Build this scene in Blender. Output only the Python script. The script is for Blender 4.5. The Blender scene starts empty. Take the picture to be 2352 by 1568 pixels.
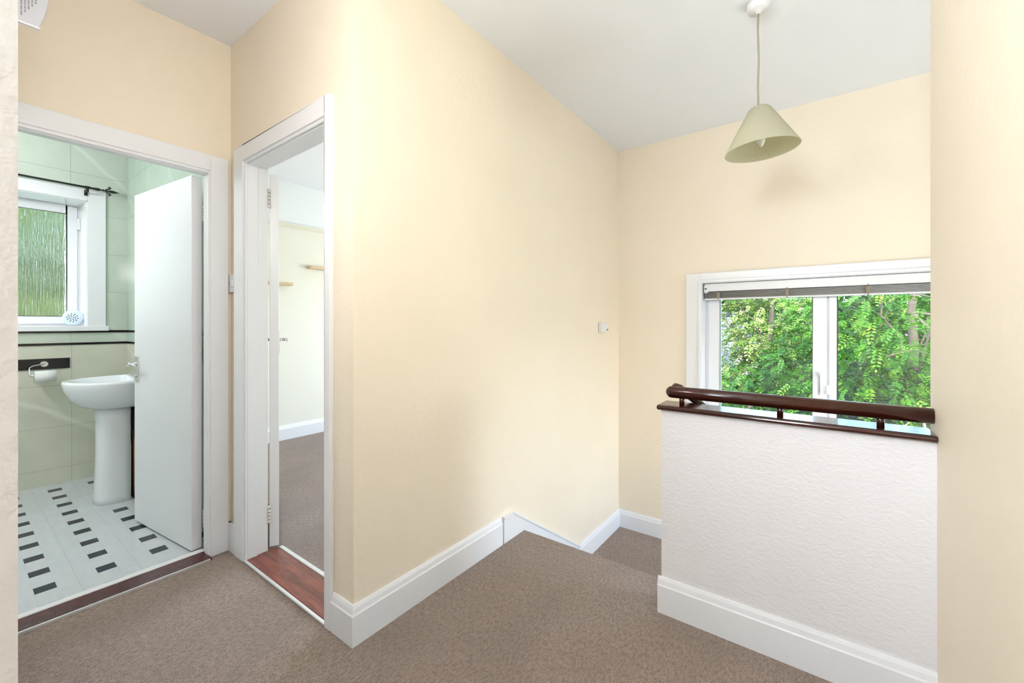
import bpy, bmesh, math, random
from mathutils import Vector, Matrix
import numpy as np

# ------------------------------------------------------------------ camera, world, lights, exposure
U = 1.2                       # metres per layout unit (eye height 1.2 m = 1 unit)
SC = bpy.context.scene
COL = SC.collection
CH = 2.239                    # ceiling height (units)

cd = bpy.data.cameras.new('camera')
cam = bpy.data.objects.new('camera', cd); COL.objects.link(cam)
cd.sensor_width = 36.0
cd.lens = 964.23 / 2352 * 36.0
cd.shift_y = -(784 - 744.12) / 2352
cd.clip_start = 0.02
cam.location = (0, 0, 1.0 * U)
cam.rotation_euler = (math.pi / 2, 0, 0.6369)
SC.camera = cam

SC.view_settings.view_transform = 'Standard'
SC.view_settings.look = 'None'
SC.view_settings.gamma = 1.0
SC.view_settings.use_curve_mapping = False
SC.view_settings.exposure = 0.64

world = bpy.data.worlds.new('sky_world'); SC.world = world
world.use_nodes = True
wn = world.node_tree.nodes; wl = world.node_tree.links
for nd in list(wn): wn.remove(nd)
wo = wn.new('ShaderNodeOutputWorld'); wb = wn.new('ShaderNodeBackground')
ws = wn.new('ShaderNodeTexSky'); ws.sky_type = 'NISHITA'; ws.sun_disc = False
ws.sun_elevation = math.radians(48); ws.sun_rotation = math.radians(160)
ws.air_density = 1.0; ws.dust_density = 2.5; ws.ozone_density = 1.0
wb.inputs['Strength'].default_value = 2.1
wl.new(ws.outputs[0], wb.inputs['Color']); wl.new(wb.outputs[0], wo.inputs['Surface'])

def light(name, kind, loc, rot, energy, color=(1, 1, 1), size=None):
    ld = bpy.data.lights.new(name, kind); ld.energy = energy; ld.color = color
    if kind == 'AREA':
        ld.shape = 'RECTANGLE'; ld.size = size[0] * U; ld.size_y = size[1] * U
    o = bpy.data.objects.new(name, ld); COL.objects.link(o)
    o.location = Vector(loc) * U; o.rotation_euler = rot
    return o
sun = light('sun', 'SUN', (0, -5, 12), (math.radians(42), 0, math.radians(-18)), 6.0, (1, .95, .86))
sun.data.angle = math.radians(1.5)
HP = math.pi / 2
# unseen fill lights added for brightness; the bedroom one stands for window daylight
light('rear_room_fill', 'AREA', (-0.42, -0.95, 1.55), (HP + math.radians(44), 0, math.radians(8)), 84, (.84, .92, 1.0), (.8, .6))  # upturned area light added behind the viewer to lift ceiling and half wall
light('daylight_bedroom', 'AREA', (-2.4, 3.86, 1.2), (-HP, 0, 0), 46, (.94, .97, 1.0), (1.5, 1.1))
lamp = light('bathroom_fill', 'POINT', (-3.10, -.38, 1.85), (0, 0, 0), 26, (1.0, .98, 1.0))  # added out of view to light the bathroom evenly, no fitting
lamp.data.shadow_soft_size = .12
light('lower_stair_fill', 'AREA', (1.66, 2.3, 0.6), (0, HP, 0), 17, (.80, .90, 1.0), (1.0, .8))  # added area light to brighten the stairwell ceiling and long wall
lamp = light('landing_fill', 'POINT', (-0.80, .14, 1.63), (0, 0, 0), 14, (1.0, .97, .94))  # added above the frame without a fitting, brightens the landing walls
lamp.data.shadow_soft_size = .10

# ------------------------------------------------------------------ materials
def nodes_of(m):
    m.use_nodes = True
    nt = m.node_tree
    return nt, nt.nodes['Principled BSDF']

def add(nt, t, **kw):
    n = nt.nodes.new(t)
    for k, v in kw.items(): setattr(n, k, v)
    return n

def math_(nt, op, a, b=None, c=None):
    n = nt.nodes.new('ShaderNodeMath'); n.operation = op
    for i, v in enumerate((a, b, c)):
        if v is None: continue
        if isinstance(v, (int, float)): n.inputs[i].default_value = v
        else: nt.links.new(v, n.inputs[i])
    return n.outputs[0]

def mixc(nt, f, a, b):
    n = nt.nodes.new('ShaderNodeMix'); n.data_type = 'RGBA'
    if isinstance(f, (int, float)): n.inputs[0].default_value = f
    else: nt.links.new(f, n.inputs[0])
    for i, v in ((6, a), (7, b)):
        if isinstance(v, tuple): n.inputs[i].default_value = (*v[:3], 1)
        else: nt.links.new(v, n.inputs[i])
    return n.outputs[2]

def pos(nt, scale=(1, 1, 1), world=True):
    if world:
        g = nt.nodes.new('ShaderNodeNewGeometry'); o = g.outputs['Position']
    else:
        g = nt.nodes.new('ShaderNodeTexCoord'); o = g.outputs['Object']
    mp = nt.nodes.new('ShaderNodeMapping'); mp.inputs['Scale'].default_value = scale
    nt.links.new(o, mp.inputs[0]); return mp.outputs[0]

def noise(nt, vec, scale, detail=3, rough=.5, dist=0):
    n = nt.nodes.new('ShaderNodeTexNoise'); n.inputs['Scale'].default_value = scale
    n.inputs['Detail'].default_value = detail; n.inputs['Roughness'].default_value = rough
    n.inputs['Distortion'].default_value = dist
    nt.links.new(vec, n.inputs['Vector']); return n.outputs['Fac']

def ramp(nt, f, stops):
    r = nt.nodes.new('ShaderNodeValToRGB'); nt.links.new(f, r.inputs[0])
    el = r.color_ramp.elements
    while len(el) < len(stops): el.new(.5)
    for e, (p, c) in zip(el, stops): e.position = p; e.color = (*c, 1) if len(c) == 3 else c
    return r.outputs[0]

def bump(nt, bsdf, h, dist=.002, strength=1.0):
    b = nt.nodes.new('ShaderNodeBump'); b.inputs['Distance'].default_value = dist
    b.inputs['Strength'].default_value = strength
    nt.links.new(h, b.inputs['Height']); nt.links.new(b.outputs[0], bsdf.inputs['Normal'])

def simple(name, col, rough=.5, metal=0.0, bscale=0, bdist=.001, var=0.0, vscale=6, spec=.5):
    m = bpy.data.materials.new(name); nt, b = nodes_of(m)
    b.inputs['Base Color'].default_value = (*col, 1)
    b.inputs['Roughness'].default_value = rough; b.inputs['Metallic'].default_value = metal
    b.inputs['Specular IOR Level'].default_value = spec
    p = pos(nt)
    if var:
        f = noise(nt, p, vscale, 4)
        f = ramp(nt, f, [(.3, (0, 0, 0)), (.7, (1, 1, 1))])
        nt.links.new(mixc(nt, f, tuple(c * (1 - var) for c in col), tuple(min(1, c * (1 + var)) for c in col)), b.inputs['Base Color'])
    if bscale: bump(nt, b, noise(nt, p, bscale, 4, .6), bdist)
    return m

CREAM = simple('cream_paint', (.88, .785, .635), .55, bscale=38, bdist=.0018, var=.012, vscale=3)
HALF = None
WHITEP = simple('white_gloss_paint', (.83, .84, .86), .28, bscale=14, bdist=.0008)
CEIL = simple('ceiling_paint', (.87, .895, .93), .8, bscale=60, bdist=.0006)
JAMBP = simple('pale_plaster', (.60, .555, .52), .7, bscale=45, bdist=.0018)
BEDLOW = simple('pale_cream_paint', (.82, .80, .70), .7, bscale=40, bdist=.0008)
BEDUP = simple('white_wall_paint', (.84, .86, .86), .8)
UPVC = simple('white_upvc', (.83, .84, .86), .25)
PLASTIC = simple('white_plastic', (.80, .80, .80), .35)
CERAMIC = simple('white_ceramic', (.82, .85, .87), .06)
CHROME = simple('chrome', (.75, .75, .76), .12, 1.0)
STEEL = simple('brushed_steel', (.62, .62, .60), .3, 1.0)
BLACK = simple('black_iron', (.008, .008, .009), .35)
BLACKTILE = simple('black_tile', (.006, .006, .008), .15)
DARK = simple('dark_rubber', (.02, .02, .025), .6)
COPPER = simple('copper_pipe', (.30, .12, .06), .35, .9)
ALU = simple('aluminium_strip', (.80, .80, .80), .3, .7)
PAPER = simple('toilet_paper', (.82, .84, .83), .9, bscale=200, bdist=.0004)
BULB = simple('white_bulb_glass', (.85, .87, .84), .3)
CORD = simple('cream_flex', (.36, .32, .25), .5)
SLAT = simple('grey_slat', (.36, .35, .33), .3)
GREYP = simple('grey_plastic_side', (.42, .42, .42), .5)
SHELFW = simple('pale_shelf_wood', (.66, .50, .32), .5, var=.1, vscale=15)
HINGE = simple('painted_hinge', (.72, .68, .64), .4, .1)
PRINT = simple('grey_print', (.16, .16, .17), .7)
CONTACT = simple('dark_recess', (.05, .045, .05), .6)

def rough_plaster():
    m = bpy.data.materials.new('textured_plaster'); nt, b = nodes_of(m)
    b.inputs['Base Color'].default_value = (.80, .78, .79, 1); b.inputs['Roughness'].default_value = .5
    p = pos(nt)
    h1 = noise(nt, pos(nt, (1, 1, 1.8)), 26, 5, .6, 1.6)
    h2 = noise(nt, p, 70, 3, .6)
    h = math_(nt, 'ADD', math_(nt, 'MULTIPLY', h1, .8), math_(nt, 'MULTIPLY', h2, .3))
    bump(nt, b, h, .0032)
    return m
HALF = rough_plaster()

def carpet():
    m = bpy.data.materials.new('brown_carpet'); nt, b = nodes_of(m)
    b.inputs['Roughness'].default_value = .95; b.inputs['Specular IOR Level'].default_value = .1
    b.inputs['Sheen Weight'].default_value = .25; b.inputs['Sheen Roughness'].default_value = .5
    p = pos(nt)
    fine = noise(nt, p, 270, 2, .7)
    mid = noise(nt, pos(nt, (1, .45, 1)), 105, 3, .75)
    big = noise(nt, pos(nt, (1.0, .55, 1)), 2.6, 3, .55, .5)
    c1 = mixc(nt, ramp(nt, fine, [(.40, (0, 0, 0)), (.60, (1, 1, 1))]), (.09, .062, .046), (.55, .415, .33))
    c2 = mixc(nt, ramp(nt, mid, [(.38, (0, 0, 0)), (.58, (1, 1, 1))]), (.17, .120, .092), (.46, .35, .28))
    c = mixc(nt, .5, c1, c2)
    c = mixc(nt, math_(nt, 'MULTIPLY', ramp(nt, big, [(.38, (0, 0, 0)), (.62, (1, 1, 1))]), .32), c, (.20, .15, .12))
    nt.links.new(c, b.inputs['Base Color'])
    bump(nt, b, math_(nt, 'ADD', fine, math_(nt, 'MULTIPLY', mid, .8)), .006)
    return m
CARPET = carpet()

def wood(name, dark, light_, rough=.18, axis=(1, 1, 1), scale=9):
    m = bpy.data.materials.new(name); nt, b = nodes_of(m)
    b.inputs['Roughness'].default_value = rough
    b.inputs['Coat Weight'].default_value = .25; b.inputs['Coat Roughness'].default_value = .12
    p = pos(nt, axis)
    f = noise(nt, p, scale, 6, .65, .8)
    nt.links.new(ramp(nt, f, [(.3, dark), (.68, light_)]), b.inputs['Base Color'])
    s = noise(nt, pos(nt), 22, 4, .7)
    nt.links.new(ramp(nt, s, [(.45, (rough,) * 3), (1.0, (min(1, rough + .2),) * 3)]), b.inputs['Roughness'])
    bump(nt, b, noise(nt, p, 40, 3), .0008)
    return m
MAHOG = wood('mahogany_rail', (.012, .0018, .0009), (.058, .0095, .004), .13, (.10, 2, 2), 14)
THRESH_Y = wood('dark_threshold_wood', (.022, .003, .004), (.11, .012, .014), .25, (2, .12, 1), 16)
THRESH_X = wood('worn_threshold_wood', (.085, .014, .008), (.30, .075, .045), .32, (.22, 2, 1), 13)
WARM = simple('warm_floorboard_wood', (.26, .09, .04), .5)

def tile(name, ax, base, vein, zoff, pitch_z, yoff, pitch_y, rough=.12):
    """marbled wall tile with thin grout lines; ax = 'Y' or 'X' horizontal axis"""
    m = bpy.data.materials.new(name); nt, b = nodes_of(m)
    b.inputs['Roughness'].default_value = rough
    g = nt.nodes.new('ShaderNodeNewGeometry'); sep = nt.nodes.new('ShaderNodeSeparateXYZ')
    nt.links.new(g.outputs['Position'], sep.inputs[0])
    hh = sep.outputs[ax]
    def line(v, off, pitch, w):
        t = math_(nt, 'DIVIDE', math_(nt, 'SUBTRACT', v, off * U), pitch * U)
        f = math_(nt, 'ABSOLUTE', math_(nt, 'SUBTRACT', math_(nt, 'FRACT', math_(nt, 'ADD', t, .5)), .5))
        return math_(nt, 'LESS_THAN', f, w / pitch)
    gl = math_(nt, 'MAXIMUM', line(sep.outputs['Z'], zoff, pitch_z, .0011), line(hh, yoff, pitch_y, .0013))
    p = pos(nt)
    cloud = noise(nt, p, 3.2, 5, .55)
    c = mixc(nt, ramp(nt, cloud, [(.35, (0, 0, 0)), (.7, (1, 1, 1))]), tuple(x * .93 for x in base), tuple(x * 1.06 for x in base))
    w = nt.nodes.new('ShaderNodeTexWave'); w.wave_type = 'BANDS'; w.bands_direction = 'DIAGONAL'
    w.inputs['Scale'].default_value = .62; w.inputs['Distortion'].default_value = 3.2; w.inputs['Detail'].default_value = 5
    w.inputs['Detail Scale'].default_value = 1.3
    nt.links.new(p, w.inputs['Vector'])
    vf = ramp(nt, w.outputs['Fac'], [(.988, (0, 0, 0)), (1.0, (1, 1, 1))])
    vf = math_(nt, 'MULTIPLY', vf, math_(nt, 'MULTIPLY', noise(nt, p, 7, 3), .9))
    c = mixc(nt, vf, c, vein)
    c = mixc(nt, math_(nt, 'MULTIPLY', gl, .55), c, (.24, .27, .24))
    nt.links.new(c, b.inputs['Base Color'])
    bump(nt, b, math_(nt, 'SUBTRACT', 1.0, gl), .0015)
    return m
TLOW_Y = tile('cream_marble_tile', 'Y', (.62, .63, .52), (.78, .79, .72), .099, .2585, .484, .5)
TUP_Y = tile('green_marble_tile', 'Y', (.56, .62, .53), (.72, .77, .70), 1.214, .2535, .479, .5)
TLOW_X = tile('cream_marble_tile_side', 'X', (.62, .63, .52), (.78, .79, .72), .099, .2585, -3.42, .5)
TUP_X = tile('green_marble_tile_shaded', 'X', (.46, .56, .47), (.62, .70, .62), 1.214, .2535, -3.42, .5)  # green tile darkened, the end wall's shade is put into its colour

def vinyl():
    m = bpy.data.materials.new('patterned_vinyl'); nt, b = nodes_of(m)
    b.inputs['Roughness'].default_value = .3
    g = nt.nodes.new('ShaderNodeNewGeometry'); sep = nt.nodes.new('ShaderNodeSeparateXYZ')
    nt.links.new(g.outputs['Position'], sep.inputs[0])
    X, Y = sep.outputs['X'], sep.outputs['Y']
    def cell(v, off, pitch):
        t = math_(nt, 'DIVIDE', math_(nt, 'SUBTRACT', v, off * U), pitch * U)
        return math_(nt, 'MULTIPLY', math_(nt, 'ABSOLUTE', math_(nt, 'SUBTRACT', math_(nt, 'FRACT', math_(nt, 'ADD', t, .5)), .5)), pitch)
    cx, cy = cell(X, -2.369, .1687), cell(Y, .396, .1695)
    brick = math_(nt, 'MULTIPLY', math_(nt, 'LESS_THAN', cx, .0285), math_(nt, 'LESS_THAN', cy, .0285))
    def edge(v, at, w): return math_(nt, 'LESS_THAN', math_(nt, 'ABSOLUTE', math_(nt, 'SUBTRACT', v, at)), w)
    seam = math_(nt, 'MAXIMUM', edge(cy, .08475, .0007), math_(nt, 'MULTIPLY', edge(cy, .0285, .0005), .6))
    cross = math_(nt, 'MULTIPLY', edge(cell(X, -2.30, .3374), 0, .0006), .5)
    seam = math_(nt, 'MAXIMUM', seam, cross)
    p = pos(nt, (1, 3, 1))
    base = mixc(nt, noise(nt, p, 9, 5, .6), (.49, .52, .53), (.65, .68, .69))
    c = mixc(nt, math_(nt, 'MULTIPLY', seam, .45), base, (.22, .22, .22))
    dk = mixc(nt, ramp(nt, noise(nt, p, 120, 3), [(.45, (0, 0, 0)), (.75, (1, 1, 1))]), (.007, .009, .020), (.035, .042, .075))
    c = mixc(nt, brick, c, dk)
    nt.links.new(c, b.inputs['Base Color'])
    return m
VINYL = vinyl()

def shade_fabric():
    m = bpy.data.materials.new('cream_shade_fabric'); nt, b = nodes_of(m)
    b.inputs['Roughness'].default_value = .9
    p = pos(nt)
    f = noise(nt, p, 160, 3, .6)
    c = mixc(nt, f, (.70, .68, .56), (.84, .82, .70))
    sp = ramp(nt, noise(nt, p, 40, 1), [(.24, (1, 1, 1)), (.27, (0, 0, 0))])
    c = mixc(nt, math_(nt, 'MULTIPLY', sp, .6), c, (.30, .25, .14))
    nt.links.new(c, b.inputs['Base Color'])
    bump(nt, b, f, .001)
    tr = nt.nodes.new('ShaderNodeBsdfTranslucent'); tr.inputs['Color'].default_value = (.72, .70, .52, 1)
    ms = nt.nodes.new('ShaderNodeMixShader'); ms.inputs[0].default_value = .58
    nt.links.new(b.outputs[0], ms.inputs[1]); nt.links.new(tr.outputs[0], ms.inputs[2])
    nt.links.new(ms.outputs[0], nt.nodes['Material Output'].inputs[0])
    return m
SHADE = shade_fabric()

def clear_glass():
    m = bpy.data.materials.new('clear_glass'); nt, b = nodes_of(m)
    t = nt.nodes.new('ShaderNodeBsdfTransparent'); t.inputs['Color'].default_value = (.96, .985, .97, 1)
    g = nt.nodes.new('ShaderNodeBsdfGlossy'); g.inputs['Roughness'].default_value = .0
    f = nt.nodes.new('ShaderNodeFresnel'); f.inputs['IOR'].default_value = 1.5
    ms = nt.nodes.new('ShaderNodeMixShader')
    nt.links.new(f.outputs[0], ms.inputs[0]); nt.links.new(t.outputs[0], ms.inputs[1]); nt.links.new(g.outputs[0], ms.inputs[2])
    nt.links.new(ms.outputs[0], nt.nodes['Material Output'].inputs[0])
    return m
GLASS = clear_glass()

def rain_glass():
    m = bpy.data.materials.new('reeded_obscure_glass'); nt, b = nodes_of(m)
    b.inputs['Base Color'].default_value = (.95, 1, .95, 1)
    b.inputs['Transmission Weight'].default_value = 1.0
    b.inputs['Roughness'].default_value = .22; b.inputs['IOR'].default_value = 1.35
    h = noise(nt, pos(nt, (1, 1, .05)), 110, 3, .6, .5)
    bump(nt, b, h, .010)
    return m
RAIN = rain_glass()

def leaf_mat(name, a, b_, c_=None, trans=.3):
    m = bpy.data.materials.new(name); nt, b = nodes_of(m)
    at = nt.nodes.new('ShaderNodeAttribute'); at.attribute_name = 'tint'
    stops = [(0, a), (.75, b_)] + ([(1.0, c_)] if c_ else [])
    col = ramp(nt, at.outputs['Fac'], stops)
    nt.links.new(col, b.inputs['Base Color']); b.inputs['Roughness'].default_value = .55; b.inputs['Specular IOR Level'].default_value = .25
    tr = nt.nodes.new('ShaderNodeBsdfTranslucent'); nt.links.new(col, tr.inputs['Color'])
    ms = nt.nodes.new('ShaderNodeMixShader'); ms.inputs[0].default_value = trans
    nt.links.new(b.outputs[0], ms.inputs[1]); nt.links.new(tr.outputs[0], ms.inputs[2])
    nt.links.new(ms.outputs[0], nt.nodes['Material Output'].inputs[0])
    return m
LEAF1 = leaf_mat('bright_green_leaf', (.006, .040, .003), (.042, .155, .007), (.145, .235, .018))
LEAF2 = leaf_mat('variegated_leaf', (.014, .055, .008), (.13, .205, .035), (.52, .48, .26), .3)
LEAF3 = leaf_mat('dark_ivy_leaf', (.002, .0095, .0045), (.0095, .032, .012), (.034, .077, .034), .15)
LEAF4 = leaf_mat('mid_green_leaf', (.005, .032, .003), (.027, .105, .008), (.09, .185, .022))
LEAF5 = leaf_mat('yellow_green_leaf', (.07, .13, .02), (.18, .27, .045), (.32, .38, .12))  # lighter, yellower leaf colours
BARK = simple('grey_brown_bark', (.07, .055, .045), .85, bscale=30, bdist=.01, var=.3, vscale=10)
PALEBARK = simple('pale_bare_bark', (.26, .24, .21), .8, bscale=30, bdist=.004, var=.15)
GRASS = simple('lawn', (.06, .14, .03), .9, var=.3, vscale=5)
BRICKW = simple('render_wall', (.30, .28, .26), .8, var=.08)

def rooftile():
    m = bpy.data.materials.new('grey_roof_tile'); nt, b = nodes_of(m)
    br = nt.nodes.new('ShaderNodeTexBrick'); br.inputs['Scale'].default_value = 4.2
    br.inputs['Color1'].default_value = (.055, .052, .064, 1); br.inputs['Color2'].default_value = (.085, .08, .095, 1)
    br.inputs['Mortar'].default_value = (.012, .012, .015, 1); br.inputs['Mortar Size'].default_value = .045
    br.inputs['Row Height'].default_value = .5; br.inputs['Brick Width'].default_value = .55
    sep = nt.nodes.new('ShaderNodeSeparateXYZ'); cmb = nt.nodes.new('ShaderNodeCombineXYZ')
    nt.links.new(pos(nt), sep.inputs[0]); nt.links.new(sep.outputs['X'], cmb.inputs['X'])
    nt.links.new(math_(nt, 'MULTIPLY', sep.outputs['Z'], 1.5), cmb.inputs['Y'])
    nt.links.new(cmb.outputs[0], br.inputs['Vector'])
    nt.links.new(br.outputs['Color'], b.inputs['Base Color']); b.inputs['Roughness'].default_value = .7
    bump(nt, b, math_(nt, 'SUBTRACT', 1.0, br.outputs['Fac']), .02)
    return m
ROOF = rooftile()

# ------------------------------------------------------------------ mesh helpers (coordinates in layout units, world space)
WLOC = {}
class MB:
    def __init__(s): s.v = []; s.f = []; s.m = []; s.sm = []
    def face(s, pts, mi=0, smooth=False):
        n = len(s.v); s.v += [tuple(p) for p in pts]; s.f.append(tuple(range(n, n + len(pts)))); s.m.append(mi); s.sm.append(smooth); return s
    def box(s, x0, x1, y0, y1, z0, z1, mi=0):
        if x0 > x1: x0, x1 = x1, x0
        if y0 > y1: y0, y1 = y1, y0
        n = len(s.v)
        s.v += [(x, y, z) for z in (z0, z1) for y in (y0, y1) for x in (x0, x1)]
        for q in ((0, 2, 3, 1), (4, 5, 7, 6), (0, 1, 5, 4), (2, 6, 7, 3), (0, 4, 6, 2), (1, 3, 7, 5)):
            s.f.append(tuple(n + i for i in q)); s.m.append(mi); s.sm.append(False)
        return s
    def prism(s, poly, vec, mi=0):
        """closed polygon (3D pts, planar) extruded by vec"""
        n = len(s.v); k = len(poly); vec = Vector(vec)
        s.v += [tuple(Vector(p)) for p in poly] + [tuple(Vector(p) + vec) for p in poly]
        s.f.append(tuple(range(n + k - 1, n - 1, -1))); s.f.append(tuple(range(n + k, n + 2 * k)))
        for i in range(k): j = (i + 1) % k; s.f.append((n + i, n + j, n + k + j, n + k + i))
        s.m += [mi] * (k + 2); s.sm += [False] * (k + 2); return s
    def tube(s, path, r, seg=16, mi=0, cap=True):
        pts = [Vector(p) for p in path]; n0 = len(s.v); N = len(pts)
        rr = r if isinstance(r, (list, tuple)) else [r] * N
        ref = None
        for i, p in enumerate(pts):
            d = (pts[min(i + 1, N - 1)] - pts[max(i - 1, 0)]).normalized()
            if ref is None:
                ref = Vector((0, 0, 1)) if abs(d.z) < .9 else Vector((1, 0, 0))
            a = d.cross(ref).normalized(); b = d.cross(a).normalized(); ref = -b if False else a.cross(d)
            for k in range(seg):
                t = 2 * math.pi * k / seg
                s.v.append(tuple(p + rr[i] * (math.cos(t) * a + math.sin(t) * b)))
        for i in range(N - 1):
            for k in range(seg):
                k2 = (k + 1) % seg; A = n0 + i * seg; B = A + seg
                s.f.append((A + k, B + k, B + k2, A + k2)); s.m.append(mi); s.sm.append(True)
        if cap:
            s.f.append(tuple(n0 + k for k in range(seg))); s.f.append(tuple(n0 + (N - 1) * seg + k for k in range(seg - 1, -1, -1)))
            s.m += [mi] * 2; s.sm += [False] * 2
        return s
    def lathe(s, prof, M, seg=32, mi=0):
        """prof: (r, h) list revolved about local z; M: 4x4"""
        n0 = len(s.v); N = len(prof)
        for r, h in prof:
            for k in range(seg):
                t = 2 * math.pi * k / seg
                s.v.append(tuple(M @ Vector((r * math.cos(t), r * math.sin(t), h))))
        for i in range(N - 1):
            for k in range(seg):
                k2 = (k + 1) % seg; A = n0 + i * seg; B = A + seg
                s.f.append((A + k, A + k2, B + k2, B + k)); s.m.append(mi); s.sm.append(True)
        return s
    def build(s, name, mats, parent=None, bevel=0, origin=None, subsurf=0, solid=0, weld=False):
        if not isinstance(mats, (list, tuple)): mats = [mats]
        V = np.array(s.v, dtype=float)
        if origin is None:
            lo, hi = V.min(0), V.max(0); origin = ((lo[0] + hi[0]) / 2, (lo[1] + hi[1]) / 2, lo[2])
        O = np.array(origin, dtype=float)
        me = bpy.data.meshes.new(name)
        me.from_pydata([tuple(p) for p in (V - O) * U], [], s.f)
        for m in mats: me.materials.append(m)
        me.polygons.foreach_set('material_index', s.m); me.polygons.foreach_set('use_smooth', s.sm)
        me.update()
        if weld or bevel or subsurf:
            bm = bmesh.new(); bm.from_mesh(me); bmesh.ops.remove_doubles(bm, verts=bm.verts, dist=1e-5); bm.to_mesh(me); bm.free()
        o = bpy.data.objects.new(name, me); COL.objects.link(o)
        W = Vector(O) * U; WLOC[o] = W
        if parent is not None: o.parent = parent; o.location = W - WLOC[parent]
        else: o.location = W
        if solid:
            md = o.modifiers.new('solid', 'SOLIDIFY'); md.thickness = solid * U; md.offset = 0
        if bevel:
            md = o.modifiers.new('bevel', 'BEVEL'); md.width = bevel * U; md.segments = 2; md.limit_method = 'ANGLE'; md.angle_limit = math.radians(40)
        if subsurf:
            md = o.modifiers.new('sub', 'SUBSURF'); md.levels = subsurf; md.render_levels = subsurf
        return o

def empty(name, loc):
    o = bpy.data.objects.new(name, None); COL.objects.link(o); o.empty_display_size = .05
    o.location = Vector(loc) * U; WLOC[o] = Vector(loc) * U; return o
def tag(o, label, cat, group=None):
    o['label'] = label; o['category'] = cat
    if group: o['group'] = group
    return o
def struct(o, label=None):
    o['kind'] = 'structure'
    if label: o['label'] = label
    return o
def BOX(*a): return MB().box(*a)

def moulding(mb, path, t, prof, mi=0):
    """sweep a skirting profile (offset 0..1 outward, z) along an XY polyline; t = thickness, outward = left of travel"""
    P = [Vector(p[:2]) for p in path]; Z = [p[2] for p in path]; n = len(P); offs = []
    for i in range(n):
        if i == 0: d = (P[1] - P[0]).normalized(); nn = Vector((-d.y, d.x))
        elif i == n - 1: d = (P[-1] - P[-2]).normalized(); nn = Vector((-d.y, d.x))
        else:
            d1 = (P[i] - P[i - 1]).normalized(); d2 = (P[i + 1] - P[i]).normalized()
            n1 = Vector((-d1.y, d1.x)); n2 = Vector((-d2.y, d2.x))
            nn = (n1 + n2); nn = nn / nn.dot(n1) if abs(nn.dot(n1)) > 1e-6 else n1
        offs.append(nn)
    n0 = len(mb.v); k = len(prof)
    for i in range(n):
        for (o, z) in prof:
            q = P[i] + offs[i] * o * t; mb.v.append((q.x, q.y, Z[i] + z))
    for i in range(n - 1):
        for j in range(k - 1):
            A = n0 + i * k + j; B = A + k
            mb.f.append((A, A + 1, B + 1, B)); mb.m.append(mi); mb.sm.append(False)
    mb.f.append(tuple(n0 + j for j in range(k))); mb.f.append(tuple(n0 + (n - 1) * k + j for j in range(k - 1, -1, -1)))
    mb.m += [mi] * 2; mb.sm += [False] * 2
    return mb
SKIRT = [(0, 0), (1, 0), (1, .094), (.82, .099), (.62, .113), (.45, .1185), (.35, .122), (0, .122)]

# ------------------------------------------------------------------ planes of the house (units)
XL, YD, XB, YF = -1.179, .761, -2.127, 2.884      # stair wall, bedroom door wall, bathroom door wall, window wall
YH0, YH1, XE, XR = 1.488, 1.568, -.452, .232      # half wall and right wall
NY, NT, SK = .025, .07, .014                      # near wall face, thickness, skirting thickness
XBb = -2.185                                      # bathroom side of the door wall
YDb = .845                                        # bedroom side of the door wall
XW, YR = -3.860, .748                             # bathroom window wall, bathroom end wall
ZL = -.446                                        # quarter landing level

# ---- floors
f = MB()
f.box(-1.179, .232, YD - .012, 1.676, -.06, 0)                 # landing carpet
f.box(-2.175, .232, -.06, YD - .012, -.06, -.0005)
struct(f.build('floor', CARPET), 'brown pile carpet over the landing')
struct(BOX(XW, -2.175, -1.05, YR, -.05, 0).build('floor_bathroom', VINYL), 'pale marbled vinyl with small dark blocks')
struct(BOX(-3.76, -1.27, YDb - .02, 3.8, -.05, 0).build('floor_bedroom', CARPET), 'brown carpet in the bedroom')
struct(BOX(-1.7, 1.2, -3.3, -.07, -.05, -.001).build('floor_rear_room', CARPET), 'brown carpet of the room behind the viewer')
# stairs: three steps down to a quarter landing, then down to the right under the window
st = MB()
st.box(XL, XE + .0, 1.640, 1.676, -.149, -.004)
st.box(XL, -.10, 1.676, 1.876, -.50, -.149)
st.box(XL, -.10, 1.876, 2.076, -.55, -.298)
st.box(XL, -.10, 2.076, YF, -.60, ZL)
for i in range(6):
    st.box(-.10 + .2 * i, .10 + .2 * i, YH1, YF, -.75 - .149 * i, ZL - .149 * (i + 1))
so = st.build('staircase', CARPET)
struct(so, 'carpeted steps turning down below the landing')
nos = MB().tube([(XL + .014, 1.672, -.010), (XE - .01, 1.672, -.010)], .010, 12)
nos.build('stair_nosing', CARPET, so)

# ---- ceilings
struct(BOX(-2.127, 1.7, -.07, YF + .22, CH, CH + .1).build('ceiling', CEIL), 'white painted ceiling over landing and stairs')
struct(BOX(XW - .25, XB, -1.1, .81, CH, CH + .1).build('ceiling_bathroom', CEIL), 'bathroom ceiling')
struct(BOX(-3.85, -1.2, .81, 3.95, CH, CH + .1).build('ceiling_bedroom', CEIL), 'bedroom ceiling')
struct(BOX(-1.8, 1.3, -3.5, -.07, CH, CH + .1).build('ceiling_rear_room', CEIL), 'ceiling of the room behind the viewer')

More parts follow.
